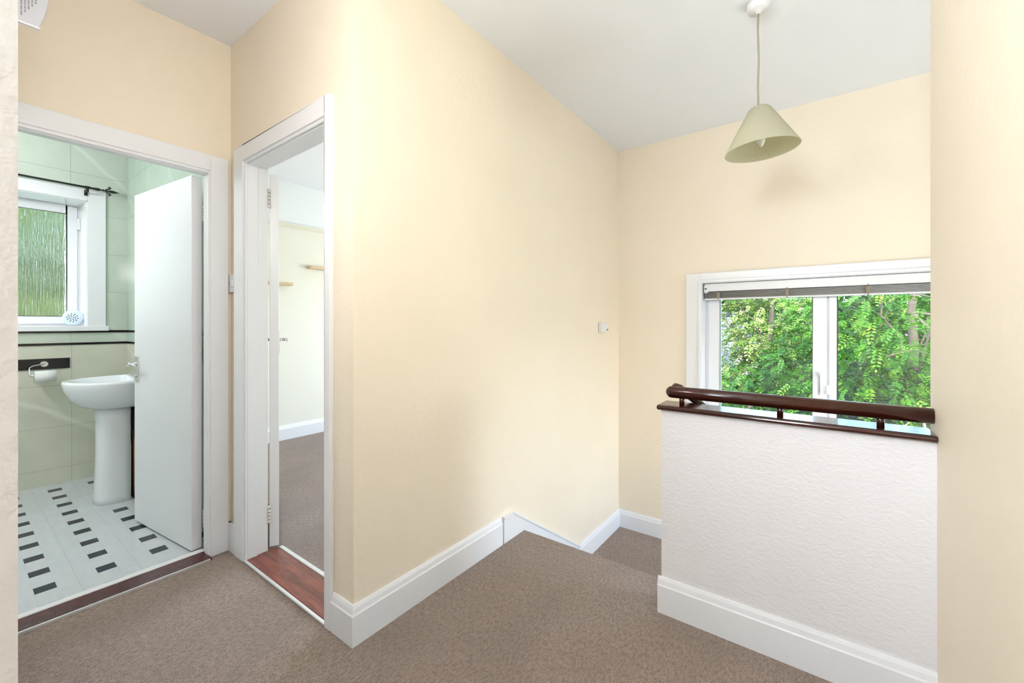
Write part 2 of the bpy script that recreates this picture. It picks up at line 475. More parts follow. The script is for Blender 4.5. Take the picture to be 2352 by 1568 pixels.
# ---- walls with openings
def wall_y(mb, x0, x1, y0, y1, z0, z1, holes=(), mi=0):
    """wall slab between y0,y1 along X with holes (xa,xb,za,zb)"""
    xs = x0
    for xa, xb, za, zb in sorted(holes):
        mb.box(xs, xa, y0, y1, z0, z1, mi)
        if za > z0: mb.box(xa, xb, y0, y1, z0, za, mi)
        if zb < z1: mb.box(xa, xb, y0, y1, zb, z1, mi)
        xs = xb
    mb.box(xs, x1, y0, y1, z0, z1, mi); return mb
def wall_x(mb, x0, x1, y0, y1, z0, z1, holes=(), mi=0):
    ys = y0
    for ya, yb, za, zb in sorted(holes):
        mb.box(x0, x1, ys, ya, z0, z1, mi)
        if za > z0: mb.box(x0, x1, ya, yb, z0, za, mi)
        if zb < z1: mb.box(x0, x1, ya, yb, zb, z1, mi)
        ys = yb
    mb.box(x0, x1, ys, y1, z0, z1, mi); return mb

# stair wall (its bedroom side is a separate skin)
struct(BOX(XL - .06, XL, YD + .055, YF, -1.3, CH).build('wall_stairs', CREAM), 'long cream wall running down the stairs')
# bedroom door wall
bh = (-1.962, -1.324, 0, 1.69)
struct(wall_y(MB(), XB - .05, XL - .0, YD, YD + .055, 0, CH, [bh]).build('wall_bedroom_door', CREAM), 'cream wall over the bedroom door')
struct(wall_y(MB(), -3.76, -1.2, YD + .055, YDb, 0, CH, [bh]).build('wall_bedroom_front', BEDLOW), 'bedroom side of the door wall')
# bathroom door wall
hb = (.03, .684, 0, 1.665)
struct(wall_x(MB(), XB - .055, XB, -.06, YD, 0, CH, [hb]).build('wall_bathroom_door', CREAM), 'cream wall over the bathroom door')
struct(wall_x(MB(), XBb, XB - .055, -1.05, YR, 0, CH, [hb]).build('wall_bathroom_inner', BEDUP), 'bathroom side of the door wall')
# window wall
wh = (-.624, .644, .37, 1.263)
struct(wall_y(MB(), XL, 1.7, YF, YF + .22, -1.6, CH, [wh]).build('wall_window', CREAM), 'cream end wall with the stair window')
# right wall (ends flush with the half wall)
struct(BOX(XR, XR + .10, -.07, YH1, -.2, CH).build('wall_right', CREAM), 'cream wall at the right edge')
struct(BOX(XR + .10, 1.7, YH1 - .1, YH1, -1.6, CH).build('wall_stair_side', CREAM), 'wall beside the lower stairs')
struct(wall_x(MB(), 1.6, 1.7, YH1, YF, -1.6, CH, [(1.9, 2.7, .1, 1.1)]).build('wall_stair_end', CREAM), 'end wall of the lower stairs')
# half wall (balustrade wall)
struct(BOX(XE, XR, YH0, YH1, -.75, .703).build('wall_half', HALF), 'low textured plaster wall at the head of the stairs')
# near wall with the opening the viewer stands in
nw = wall_y(MB(), XB - .0, XR + .1, NY - .09, NY, 0, CH, [(-.37, .2315, 0, CH - .001)])
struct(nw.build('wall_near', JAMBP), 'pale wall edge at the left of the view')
# rear room shell
rr = MB(); rr.box(-1.8, -1.7, -3.4, NY - .09, 0, CH); rr.box(1.2, 1.3, -3.4, NY - .09, 0, CH)
wall_y(rr, -1.7, 1.2, -3.4, -3.3, 0, CH, []); rr.box(XR + .1, 1.2, -.16, NY - .09, 0, CH)
struct(rr.build('wall_rear_room', BEDLOW), 'walls of the room behind the viewer')
# bathroom shell
lo, hi = MB(), MB()
wb_h = (-.35, .554, .955, 1.802)
for mb, z0, z1 in ((lo, 0, .875), (hi, .885, CH)):
    hs = [(wb_h[0], wb_h[1], wb_h[2], wb_h[3])] if z1 > .9 else []
    wall_x(mb, XW - .28, XW, -1.05, YR + .06, z0, z1, hs)
wall_x(lo, XW - .28, XW - .0005, -1.05, YR + .06, .875, .885)
w = lo.build('wall_bathroom_low', TLOW_Y); struct(w, 'cream marbled wall tiles below the window')
struct(hi.build('wall_bathroom_high', TUP_Y), 'green marbled wall tiles round the window')
e = MB(); e.box(XW, XBb, YR, YR + .06, 0, .88, 0); e.box(XW, XBb, YR, YR + .06, .88, CH, 1)
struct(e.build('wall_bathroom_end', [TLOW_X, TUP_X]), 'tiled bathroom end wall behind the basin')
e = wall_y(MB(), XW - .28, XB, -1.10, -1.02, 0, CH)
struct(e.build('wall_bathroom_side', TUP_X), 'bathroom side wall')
# liner strips
t2 = MB()
for z0 in (.8675, .9445):
    t2.box(XW, XW + .004, -1.02, YR, z0, z0 + .014); t2.box(XW, XBb, YR - .004, YR, z0, z0 + .014)
struct(t2.build('trim_1', BLACKTILE), 'two thin black liner strips round the bathroom tiles')
# bedroom shell
b = MB(); b.box(-3.85, -3.753, YDb - .06, 3.8, 0, 1.85, 0); b.box(-3.85, -3.753, YDb - .06, 3.8, 1.85, CH, 1)
struct(b.build('wall_bedroom_left', [BEDLOW, BEDUP]), 'bedroom wall, white above the picture rail')
b = BOX(XL - .10, XL - .06, YDb, 3.8, 0, CH); struct(b.build('wall_bedroom_right', BEDLOW), 'bedroom wall behind the stair wall')
b = wall_y(MB(), -3.76, XL - .06, 3.8, 3.9, 0, CH, [(-3.15, -1.65, .65, 1.75)])
struct(b.build('wall_bedroom_window', BEDLOW), 'bedroom window wall')
b = moulding(MB(), [(-3.753, 3.8, 0), (-3.753, YDb, 0)], .018, SKIRT)
struct(b.build('baseboard_bedroom', WHITEP), 'white skirting along the bedroom wall')
b = MB().box(-3.753, -3.738, YDb, 3.8, 1.848, 1.862).box(-3.753, -3.728, YDb, 3.8, 1.862, 1.878)
struct(b.build('trim_2', simple('rail_paint', (.80, .77, .64), .4)), 'cream picture rail')

# ------------------------------------------------------------------ skirtings
s = MB()
moulding(s, [(XL, 1.505, 0), (XL, YD, 0), (-1.298, YD, 0)], -SK, [(-o, z) for o, z in SKIRT][::1])
s = MB()
moulding(s, [(-1.289, YD, 0), (XL, YD, 0), (XL, 1.505, 0)], -SK, SKIRT)
struct(s.build('baseboard_landing', WHITEP), 'white skirting round the corner of the landing')
s = MB()   # piece past the joint, falling with the stairs
yz = [(1.516, .005), (1.516, .118), (1.592, .121), (1.62, .104), (2.345, -.385 + .055), (2.40, -.335), (2.40, ZL), (2.07, ZL - .0), (1.64, -.14), (1.64, .0)]
yz = [(1.516, 0), (1.516, .118), (1.590, .121), (2.262, -.324), (2.262, ZL), (2.076, ZL), (2.076, -.298), (1.876, -.298), (1.876, -.149), (1.676, -.149), (1.676, 0)]
s.prism([(XL, y, z) for y, z in yz], (SK, 0, 0))
yz2 = [(1.516, .118), (1.590, .121), (2.262, -.324), (2.262, -.334), (1.588, .112), (1.516, .109)]
s.prism([(XL + SK, y, z) for y, z in yz2], (.004, 0, 0))
struct(s.build('baseboard_stairs', WHITEP), 'white stair string falling from the top step')
s = MB(); moulding(s, [(XL, 2.262, ZL), (XL, YF, ZL), (1.6, YF, ZL)], -SK, [(o, z) for o, z in SKIRT])
struct(s.build('baseboard_quarter_landing', WHITEP), 'white skirting round the lower landing')
s = MB(); moulding(s, [(XE - .010, YH0, 0), (XR, YH0, 0)], -SK, SKIRT)
struct(s.build('baseboard_half_wall', WHITEP), 'white skirting along the half wall')
s = MB().box(XB, XB + SK, .750, YD, 0, .12); s.box(XB, -2.045, YD - SK, YD, 0, .12)
struct(s.build('baseboard_corner', WHITEP), 'scrap of skirting between the two door frames')

# ------------------------------------------------------------------ door frames (architrave + lining)
def arch_x(mb, X, y0, y1, ztop, wl, wr, wt, t=.014):
    """architrave on a wall plane X facing +X round opening y0..y1"""
    for a, bb, za, zb in ((y0 - wl, y0, 0, ztop + wt), (y1, y1 + wr, 0, ztop + wt)):
        mb.box(X, X + t, a, bb, za, zb)
    mb.box(X, X + t, y0, y1, ztop, ztop + wt)
def arch_y(mb, Y, x0, x1, ztop, wl, wr, wt, t=.014):
    mb.box(x0 - wl, x0, Y - t, Y, 0, ztop + wt); mb.box(x1, x1 + wr, Y - t, Y, 0, ztop + wt)
    mb.box(x0, x1, Y - t, Y, ztop, ztop + wt)
a = MB(); arch_x(a, XB, .037, .672, 1.648, .09, .074, .064, .010)
arch_x(a, XB, .027, .680, 1.660, .0, .067, .066, .016)
struct(a.build('trim_3', WHITEP, bevel=.002), 'white architrave round the bathroom doorway')
a = MB()
a.box(XBb, XB, .676, .686, 0, 1.655); a.box(XBb, XB, .030, .037, 0, 1.655); a.box(XBb, XB, .037, .676, 1.650, 1.665)
a.box(XB - .030, XB, .671, .676, 0, 1.648); a.box(XB - .030, XB, .037, .671, 1.644, 1.650)
struct(a.build('trim_4', WHITEP, bevel=.0015), 'white door lining of the bathroom')
a = MB(); arch_y(a, YD, -1.950, -1.330, 1.677, .096, .034, .073, .010)
arch_y(a, YD, -1.962, -1.322, 1.688, .086, .032, .064, .017)
struct(a.build('trim_5', WHITEP, bevel=.002), 'white architrave round the bedroom doorway')
a = MB(); a.box(-1.964, -1.958, YD, YDb, 0, 1.690); a.box(-1.326, -1.322, YD, YDb, 0, 1.690); a.box(-1.962, -1.326, YD, YDb, 1.680, 1.690)
a.box(-1.958, -1.950, YD, .800, 0, 1.677); a.box(-1.950, -1.326, YD, .800, 1.673, 1.680)
struct(a.build('trim_6', WHITEP, bevel=.0015), 'white door lining of the bedroom')

# thresholds
a = MB().box(-2.172, -2.082, .030, .676, 0, .010)
struct(a.build('trim_7', THRESH_Y, bevel=.003), 'dark wooden bathroom threshold')
a = MB().box(-2.201, -2.170, .030, .676, 0, .013)
struct(a.build('trim_8', PLASTIC, bevel=.003), 'white edging strip of the bathroom vinyl')
a = MB().box(-2.0825, -2.074, .030, .668, -.002, .009)
struct(a.build('trim_9', ALU), 'thin metal carpet strip at the bathroom')
a = MB().box(-1.958, -1.326, YD - .002, .885, 0, .007)
struct(a.build('trim_10', THRESH_X, bevel=.002), 'worn reddish wooden bedroom threshold')
a = MB().box(-1.958, -1.326, YD - .016, YD - .004, 0, .009)
struct(a.build('trim_11', ALU, bevel=.003), 'metal carpet strip on the landing side')
a = MB().box(-1.948, -1.326, .885, .903, 0, .010)
struct(a.build('trim_12', ALU, bevel=.003), 'metal carpet strip on the bedroom side')

# ------------------------------------------------------------------ doors
def oriented(p, d, n):
    d = Vector(d).normalized(); n = Vector(n).normalized(); z = Vector((0, 0, 1))
    M = Matrix((( d.x, n.x, z.x, p[0]), (d.y, n.y, z.y, p[1]), (d.z, n.z, z.z, p[2]), (0, 0, 0, 1)))
    return M
def obox(mb, M, x0, x1, y0, y1, z0, z1, mi=0):
    n = len(mb.v); mb.box(x0, x1, y0, y1, z0, z1, mi)
    for i in range(n, len(mb.v)): mb.v[i] = tuple(M @ Vector(mb.v[i]))
    return mb
def otube(mb, M, path, r, seg=14, mi=0):
    return mb.tube([tuple(M @ Vector(p)) for p in path], r, seg, mi)

def lever_handle(M, parent, x, z0, z1, zl, side, tipdir):
    """side = +1: on the y=0 face pointing to -y; -1: on the far face"""
    y = 0 if side > 0 else .037
    sgn = -1 if side > 0 else 1
    h = MB()
    obox(h, M, x - .017, x + .017, min(y, y + sgn * .007), max(y, y + sgn * .007), z0, z1)
    otube(h, M, [(x, y + sgn * .004, zl), (x, y + sgn * .028, zl), (x, y + sgn * .040, zl)], [.010, .008, .008])
    otube(h, M, [(x, y + sgn * .040, zl), (x + tipdir * .02, y + sgn * .044, zl + .002), (x + tipdir * .05, y + sgn * .045, zl + .005), (x + tipdir * .075, y + sgn * .043, zl + .001), (x + tipdir * .088, y + sgn * .040, zl - .002)], [.008, .0075, .0085, .0085, .005])
    otube(h, M, [(x, y + sgn * .006, z0 + .028), (x, y + sgn * .013, z0 + .028)], .008)
    return h.build('door_handle', CHROME, parent, bevel=.001)

def hinge(parent, p, z0, z1, M=None):
    h = MB(); k = 5; dz = (z1 - z0) / k
    for i in range(k):
        h.tube([(p[0], p[1], z0 + dz * i + .0012), (p[0], p[1], z0 + dz * (i + 1) - .0012)], .0065, 12)
    if M is not None:
        obox(h, M, .0, .001, .004, .034, z0, z1)
    return h.build('hinge', HINGE, parent)

# bathroom door: face y=0 looks to the viewer
dA = Vector((-2.211, .640, 0)); dB = Vector((-2.798, .572, 0)); dd = (dB - dA).normalized(); dn = Vector((-dd.y, dd.x, 0))
if dn.y < 0: dn = -dn
MD = oriented(dA, dd, dn)
d1 = obox(MB(), MD, 0, .592, 0, .040, .010, 1.650).build('door_1', WHITEP, bevel=.0015)
struct(d1, 'white painted bathroom door standing open')
lever_handle(MD, d1, .556, .713, .839, .800, 1, -1)
lever_handle(MD, d1, .556, .713, .839, .800, -1, -1)
hp = MD @ Vector((-.008, .044, 0)); hp = (-2.195, .682)
for z0, z1 in ((1.452, 1.520), (.103, .185)): hinge(d1, hp, z0, z1)
# bedroom door, seen on its hinge edge
eA = Vector((-1.953, .889, 0)); ed = Vector((-.912, .410, 0)).normalized(); en = Vector((-ed.y, ed.x, 0))
if en.y > 0: en = -en
ME = oriented(eA, ed, en)
d2 = obox(MB(), ME, 0, .575, 0, .037, .014, 1.665).build('door_2', WHITEP, bevel=.0015)
struct(d2, 'white bedroom door seen along its hinge edge')
def lever2(sgnside):
    h = MB(); y = 0 if sgnside > 0 else .037; sg = -1 if sgnside > 0 else 1; x = .535
    obox(h, ME, x - .016, x + .016, min(y, y + sg * .007), max(y, y + sg * .007), .832, .956)
    otube(h, ME, [(x, y, .915), (x, y + sg * .036, .915)], .008)
    otube(h, ME, [(x, y + sg * .036, .915), (x - .03, y + sg * .040, .918), (x - .07, y + sg * .038, .912)], [.008, .008, .007])
    h.build('door_handle', CHROME, d2, bevel=.001)
lever2(1); lever2(-1)
for z0, z1 in ((1.511, 1.594), (.124, .203)): hinge(d2, (-1.957, .8480), z0, z1)

# ------------------------------------------------------------------ stair window
wn_ = struct(MB().box(-.624, -.600, 2.985, 3.04, .37, 1.263).box(.62, .644, 2.985, 3.04, .37, 1.263).box(-.600, .62, 2.985, 3.04, 1.225, 1.263).box(-.600, .62, 2.985, 3.04, .37, .40).box(.004, .038, 2.990, 3.035, .40, 1.225).build('window_1', UPVC, bevel=.002), 'white framed stair window looking into trees')
def ring(mb, x0, x1, z0, z1, w, y0, y1, wb=None):
    wb = wb or w
    mb.box(x0, x0 + w, y0, y1, z0, z1); mb.box(x1 - w, x1, y0, y1, z0, z1)
    mb.box(x0 + w, x1 - w, y0, y1, z1 - w, z1); mb.box(x0 + w, x1 - w, y0, y1, z0, z0 + wb); return mb
sash = ring(MB(), -.600, .022, .40, 1.225, .0, 3, 3) if False else MB()
sash.box(-.600, -.533, 2.972, 3.03, .40, 1.225).box(-.044, .020, 2.972, 3.03, .40, 1.225).box(-.533, -.044, 2.972, 3.03, 1.172, 1.225).box(-.533, -.044, 2.972, 3.03, .40, .440)
sash = sash.build('sash', UPVC, wn_, bevel=.003)
g = MB()
for x0, x1, z0, z1 in ((-.533, -.044, .440, 1.172), (.066, .600, .425, 1.200)):
    g.box(x0, x1, 2.976, 2.980, z0, z0 + .004); g.box(x0, x1, 2.976, 2.980, z1 - .004, z1)
    g.box(x0, x0 + .004, 2.976, 2.980, z0, z1); g.box(x1 - .004, x1, 2.976, 2.980, z0, z1)
g.build('gasket', DARK, wn_)
BOX(-.533, -.044, 3.000, 3.004, .440, 1.172).build('glass_pane', GLASS, wn_)
BOX(.066, .60, 3.000, 3.004, .425, 1.2).build('glass_pane', GLASS, wn_)
fx = MB().box(.030, .066, 2.978, 3.03, .40, 1.225).box(.600, .620, 2.978, 3.03, .40, 1.225).box(.066, .600, 2.978, 3.03, 1.2, 1.225).box(.066, .600, 2.978, 3.03, .40, .425)
fx.build('fixed_frame', UPVC, wn_, bevel=.002)
h = MB().tube([(-.013, 2.972, .715), (-.013, 2.952, .715)], .013, 16)
h.tube([(-.013, 2.948, .722), (-.013, 2.946, .69), (-.013, 2.948, .60)], [.012, .011, .009], 14)
h.build('window_handle', PLASTIC, wn_)
h = MB().tube([(-.013, 2.9365, .712), (-.013, 2.9365, .615)], .0035, 8); h.build('handle_inlay', GREYP, wn_)
MB().box(.016, .034, 2.965, 2.978, .60, .655).build('restrictor', PLASTIC, wn_, bevel=.003)
# casing, reveal, sill
t = MB(); Yc = YF - .014
t.box(-.714, -.624, Yc, YF, .32, 1.323).box(.644, .734, Yc, YF, .32, 1.323).box(-.624, .644, Yc, YF, 1.263, 1.323)
t.box(-.640, -.624, Yc - .006, Yc, .37, 1.279).box(.644, .660, Yc - .006, Yc, .37, 1.279).box(-.624, .644, Yc - .006, Yc, 1.263, 1.279)
struct(t.build('trim_13', WHITEP, bevel=.002), 'white casing round the stair window')
t = MB().box(-.627, -.620, YF - .01, 2.985, .37, 1.266).box(.640, .647, YF - .01, 2.985, .37, 1.266).box(-.62, .64, YF - .01, 2.985, 1.260, 1.266)
struct(t.build('trim_14', WHITEP), 'white reveal of the stair window')
t = MB().box(-.72, .74, YF - .05, 2.985, .345, .372)
struct(t.build('trim_15', WHITEP, bevel=.006), 'white sill of the stair window')

# venetian blind
bl = tag(empty('venetian_blind', (.01, 2.93, 1.155)), 'grey slatted blind drawn up to the top of the stair window', 'blind')
hr = MB().box(-.612, .632, 2.912, 2.950, 1.208, 1.258).build('headrail', PLASTIC, bl, bevel=.002)
hb2 = MB().box(-.614, -.590, 2.906, 2.950, 1.200, 1.246).box(-.604, -.598, 2.900, 2.906, 1.195, 1.235).build('end_bracket', PLASTIC, hr, bevel=.002)
BOX(-.607, -.596, 2.8985, 2.9005, 1.222, 1.230).build('bracket_slot', CONTACT, hr)
zz = 1.166
for i in range(6):
    m_ = MB(); n = 6
    for j in range(n):
        y0 = 2.916 + .034 * j / n; y1 = 2.916 + .034 * (j + 1) / n
        c = lambda y: zz + .0030 * math.sin(math.pi * (y - 2.916) / .034)
        m_.face([(-.612, y0, c(y0)), (.632, y0, c(y0)), (.632, y1, c(y1)), (-.612, y1, c(y1))], 0, True)
    m_.build('slat', SLAT, bl, solid=.0042)
    zz += .0068
MB().box(-.612, .632, 2.914, 2.950, 1.1545, 1.1635).build('bottom_rail', PLASTIC, bl, bevel=.002)
for x in (-.53, -.165, .195, .555):
    MB().tube([(x, 2.9125, 1.152), (x, 2.911, 1.18), (x, 2.9125, 1.215)], .0022, 6).box(x - .009, x + .009, 2.909, 2.9118, 1.165, 1.20).build('ladder_tape', simple('ladder_cord', (.30, .24, .17), .9), bl)

# ------------------------------------------------------------------ handrail on the half wall
hr_ = tag(empty('handrail', (-.11, 1.528, .703)), 'dark mahogany round handrail on a low capping over the half wall', 'handrail')
c = MB(); yz = []
for a_ in range(9):
    t_ = math.pi / 2 + math.pi * a_ / 8; yz.append((1.478 + .010 * math.cos(t_), .7115 + .0085 * math.sin(t_)))
for a_ in range(9):
    t_ = -math.pi / 2 + math.pi * a_ / 8; yz.append((1.580 + .010 * math.cos(t_), .7115 + .0085 * math.sin(t_)))
c.prism([(-.464, y, z) for y, z in yz], (.464 + .2325, 0, 0))
c.build('capping', MAHOG, hr_, bevel=.004)
r_ = MB()
path = []; rad = []
for a_ in range(7):
    q = math.pi / 2 * a_ / 6; path.append((-.448 + .020 * (1 - math.cos(q)), 1.528, .761)); rad.append(max(.002, .0205 * math.sin(q)))
path.append((.2315, 1.528, .761)); rad.append(.0205)
r_.tube(path, rad, 28)
r_.build('rail', MAHOG, hr_)
# start of the falling rail on the stair side
MB().tube([(-.430, 1.545, .764), (-.430, 1.585, .772), (-.418, 1.600, .766), (-.37, 1.603, .728), (-.20, 1.605, .60)], [.012, .014, .014, .014, .014], 14).build('stair_rail', MAHOG, hr_)
for x in (-.394, -.105, .128):
    MB().tube([(x, 1.528, .7185), (x, 1.528, .748)], .0085, 16).build('post', MAHOG, hr_)

# ------------------------------------------------------------------ pendant light
px, py = -.199, 1.871
pl = tag(empty('pendant_light', (px, py, CH)), 'cream conical fabric pendant lamp hanging over the stairs', 'ceiling light')
T = Matrix.Translation((px, py, 0))
MB().lathe([(0.0, CH), (.041, CH), (.041, CH - .008), (.037, CH - .026), (.034, CH - .030), (.012, CH - .031), (.008, CH - .040), (0, CH - .041)], T, 36).build('ceiling_rose', PLASTIC, pl)
MB().tube([(px, py, CH - .03), (px - .002, py, 2.14), (px + .001, py, 2.02), (px - .002, py + .001, 1.92), (px, py, 1.80)], .0034, 8).build('cord', CORD, pl)
axl = Vector((.804, .595, 0)); TL = Matrix.Translation((px + .003, py, 1.832)) @ Matrix.Rotation(math.radians(-3.0), 4, Vector((-.595, .804, 0)))
MB().lathe([(.020, .004), (.030, .001), (.038, -.006), (.045, -.018), (.125, -.158), (.1265, -.162)], TL, 56).build('lamp_shade', SHADE, pl, solid=.0022)
MB().lathe([(.008, .01), (.016, 0), (.016, -.045), (.013, -.05)], TL, 20).build('lamp_holder', PLASTIC, pl)
MB().lathe([(.011, -.048), (.017, -.06), (.021, -.080), (.019, -.106), (.012, -.132), (.004, -.146), (0, -.147)], TL, 20).build('light_bulb', BULB, pl)

# ------------------------------------------------------------------ small wall things
sw = tag(MB().box(-2.1265, -2.052, YD - .011, YD, 1.141, 1.219).build('light_switch', PLASTIC, bevel=.002), 'narrow white light switch in the gap between the two doorways', 'light switch')
MB().box(-2.092, -2.070, YD - .016, YD - .010, 1.164, 1.196).build('rocker', PLASTIC, sw, bevel=.0015)
MB().tube([(-2.109, YD - .0125, 1.180), (-2.109, YD - .0105, 1.180)], .0018, 8).build('screw', CONTACT, sw)
th = tag(MB().box(XL, XL + .034, 2.541, 2.628, .947, 1.009).build('wall_sensor', PLASTIC, bevel=.008), 'small white box sensor on the stair wall near the far corner', 'sensor')
MB().box(XL + .034, XL + .036, 2.603, 2.617, .959, .968).build('sensor_eye', CONTACT, th)
# wall box top left
wbx = MB(); pr = [(.026, 1.658), (.125, 1.658), (.1335, 1.686), (.1385, 1.714), (.1405, 1.745), (.139, 1.80), (.133, 1.86), (.122, 1.91), (.026, 1.91)]
wbx.prism([(-1.409, y, z) for y, z in pr], (.009, 0, 0))
wbx = tag(wbx.build('wall_unit', simple('pale_grey_casing', (.30, .305, .32), .4), bevel=.0015), 'white curved wall unit with small print on its side, at the top left', 'wall unit')
MB().box(-1.410, -1.3985, .026, .126, 1.6555, 1.6578).build('base_rim', PLASTIC, wbx)
ln = MB(); random.seed(5)
for i in range(5):
    y = .098 + .0052 * i; z = 1.672 + .009 * i
    while z < 1.85:
        L = random.uniform(.004, .012); ln.box(-1.40, -1.3994, y, y + .0026, z, z + L); z += L + .0022
ln.build('printed_label', PRINT, wbx)

# ------------------------------------------------------------------ bedroom shelves
for (y0, y1, z, lab) in ((1.50, 1.805, 1.334, 'short pale wooden shelf on the bedroom wall, the lower one'), (1.956, 2.40, 1.500, 'pale wooden shelf on the bedroom wall, the higher one further right')):
    o = MB().box(-3.753, -3.70, y0, y1, z, z + .026).build('wall_shelf', SHELFW, bevel=.003)
    tag(o, lab, 'shelf')

# ------------------------------------------------------------------ bathroom window
FX = -4.08
wf = MB()
def xring(mb, y0, y1, z0, z1, w, x0, x1):
    mb.box(x0, x1, y0, y0 + w, z0, z1); mb.box(x0, x1, y1 - w, y1, z0, z1); mb.box(x0, x1, y0 + w, y1 - w, z1 - w, z1); mb.box(x0, x1, y0 + w, y1 - w, z0, z0 + w); return mb
xring(wf, -.35, .554, .985, 1.802, .022, FX - .05, FX)
w2 = struct(wf.build('window_2', UPVC, bevel=.002), 'white bathroom window with obscured glass')
sh = MB(); xring(sh, -.33, .538, 1.0, 1.79, .052, FX - .03, FX + .008); sh.build('sash', UPVC, w2, bevel=.004)
gk = MB(); xring(gk, -.28, .487, 1.051, 1.739, .003, FX + .004, FX + .010); gk.build('gasket', DARK, w2)
BOX(FX - .012, FX - .006, -.28, .487, 1.051, 1.739).build('glass_pane', RAIN, w2)
MB().box(FX + .006, FX + .022, .536, .550, 1.640, 1.715).build('sash_hinge', PLASTIC, w2, bevel=.003)
t = MB()
t.box(XW, XW + .012, .554, .641, .985, 1.875).box(XW, XW + .012, -.437, -.35, .985, 1.875).box(XW, XW + .012, -.35, .554, 1.802, 1.875)
struct(t.build('trim_16', WHITEP, bevel=.002), 'white casing round the bathroom window')
t = MB().box(FX, XW, .550, .558, .985, 1.802).box(FX, XW, -.354, -.346, .985, 1.802).box(FX, XW, -.35, .554, 1.798, 1.806)
struct(t.build('trim_17', WHITEP), 'white reveal of the bathroom window')
t = MB().box(FX, XW + .022, -.45, .655, .956, .988)
struct(t.build('trim_18', WHITEP, bevel=.003), 'white sill of the bathroom window')

# curtain pole
cp = tag(empty('curtain_pole', (-3.80, .2, 1.88)), 'black iron curtain pole with spear finial over the bathroom window', 'curtain pole')
RX, RZ = -3.802, 1.879
MB().tube([(RX, -.45, RZ), (RX, .585, RZ)], .0062, 14).build('rod', BLACK, cp)
fi = MB().tube([(RX, .580, RZ), (RX, .583, RZ), (RX, .602, RZ), (RX, .605, RZ)], [.006, .009, .009, .006], 14)
fi.tube([(RX, .602, RZ), (RX, .614, RZ), (RX, .620, RZ), (RX, .626, RZ), (RX, .640, RZ)], [.005, .004, .008, .004, .004], 12)
fi.tube([(RX, .640, RZ), (RX, .655, RZ), (RX, .668, RZ), (RX, .682, RZ), (RX, .700, RZ)], [.004, .0085, .0095, .006, .0008], 12)
for sg in (-1, 1):
    fi.tube([(RX, .630, RZ + sg * .002), (RX, .638, RZ + sg * .010), (RX, .650, RZ + sg * .017), (RX, .656, RZ + sg * .022), (RX, .650, RZ + sg * .028), (RX, .642, RZ + sg * .027)], [.004, .004, .005, .006, .004, .002], 10)
fi.build('finial', BLACK, cp)
MB().box(-3.848, RX - .004, .540, .552, RZ - .030, RZ - .022).box(RX - .006, RX + .006, .540, .553, RZ - .030, RZ + .0).tube([(RX, .538, RZ), (RX, .556, RZ)], .0095, 14).box(-3.848, -3.842, .538, .554, RZ - .045, RZ - .01).build('bracket', BLACK, cp)

# air freshener on the sill
ax = Vector((.93, -.37, 0)).normalized(); cz = 1.041
Maf = Matrix.Translation((-3.955, .500, cz)) @ ax.to_track_quat('Z', 'Y').to_matrix().to_4x4()
af = MB().lathe([(0, -.034), (.044, -.034), (.051, -.026), (.052, -.008), (.048, 0), (.042, .002), (.040, .004), (0, .004)], Maf, 36)
af = tag(af.build('air_freshener', simple('pale_blue_plastic', (.66, .76, .84), .35)), 'round white pierced air freshener on the bathroom window sill', 'air freshener')
dots = MB()
for rr_, n_, r0 in ((.026, 10, .0032), (.016, 8, .0030), (.007, 4, .0026)):
    for i in range(n_):
        t_ = 2 * math.pi * (i + .3 * rr_ * 100) / n_
        dots.lathe([(r0, .0040), (r0, .0052), (0, .0052)], Maf @ Matrix.Translation((rr_ * math.cos(t_), rr_ * math.sin(t_), 0)), 8)
dots.build('vent_holes', CONTACT, af)

# toilet roll holder
tp = tag(empty('toilet_roll_holder', (-3.83, .35, .72)), 'chrome arm toilet roll holder on a black backing strip, bathroom window wall', 'toilet roll holder')
MB().box(XW, XW + .007, .12, .475, .722, .787).build('backing_strip', BLACKTILE, tp, bevel=.001)
h = MB().tube([(XW + .007, .364, .755), (XW + .022, .364, .755)], .017, 20)
h.tube([(XW + .02, .362, .754), (XW + .028, .34, .752), (XW + .034, .316, .747), (XW + .042, .302, .738), (XW + .06, .300, .720), (XW + .072, .304, .692), (XW + .075, .312, .690)], .0035, 10)
h.tube([(XW + .070, .301, .692), (XW + .070, .318, .692), (XW + .070, .385, .692)], .0045, 10)
h.build('arm', STEEL, tp)
tr = MB(); Mr = Matrix.Translation((XW + .070, .320, .684)) @ Matrix.Rotation(math.radians(-90), 4, 'X')
tr.lathe([(.012, 0), (.034, 0), (.034, .088), (.012, .088), (.012, 0)], Mr, 32)
tag(tr.build('toilet_roll', PAPER), 'white toilet roll hanging on the chrome arm below the black strip', 'toilet roll')

# ------------------------------------------------------------------ wash basin
BX, WY = -3.262, YR
wbn = tag(empty('wash_basin', (BX, .60, 0)), 'white ceramic pedestal wash basin half hidden by the bathroom door', 'wash basin')
def basin_outline(k, n=40):
    """D-shaped plan outline scaled by k about the pedestal; half width .235, depth .375"""
    pts = []
    for i in range(n + 1):
        t_ = math.pi * i / n
        x = .235 * math.cos(t_); y = -(.255 * math.sin(t_) ** .9)
        pts.append((x, y))
    return pts
bs = MB(); N = 40; base = basin_outline(1)
cy0 = .625       # start of the straight sides
def lay(k, z, kb=None, cyo=0, back=WY - .001):
    L = []
    for x, y in base: L.append((BX + x * k, cy0 + cyo + y * k, z))
    L.append((BX - .235 * k, back, z)); L.append((BX + .235 * k, back, z))
    return L
layers = [lay(.42, .528, cyo=-.02), lay(.60, .540, cyo=-.015), lay(.78, .564, cyo=-.008), lay(.90, .600), lay(.975, .645), lay(1.0, .676), lay(.99, .688)]
n0 = 0
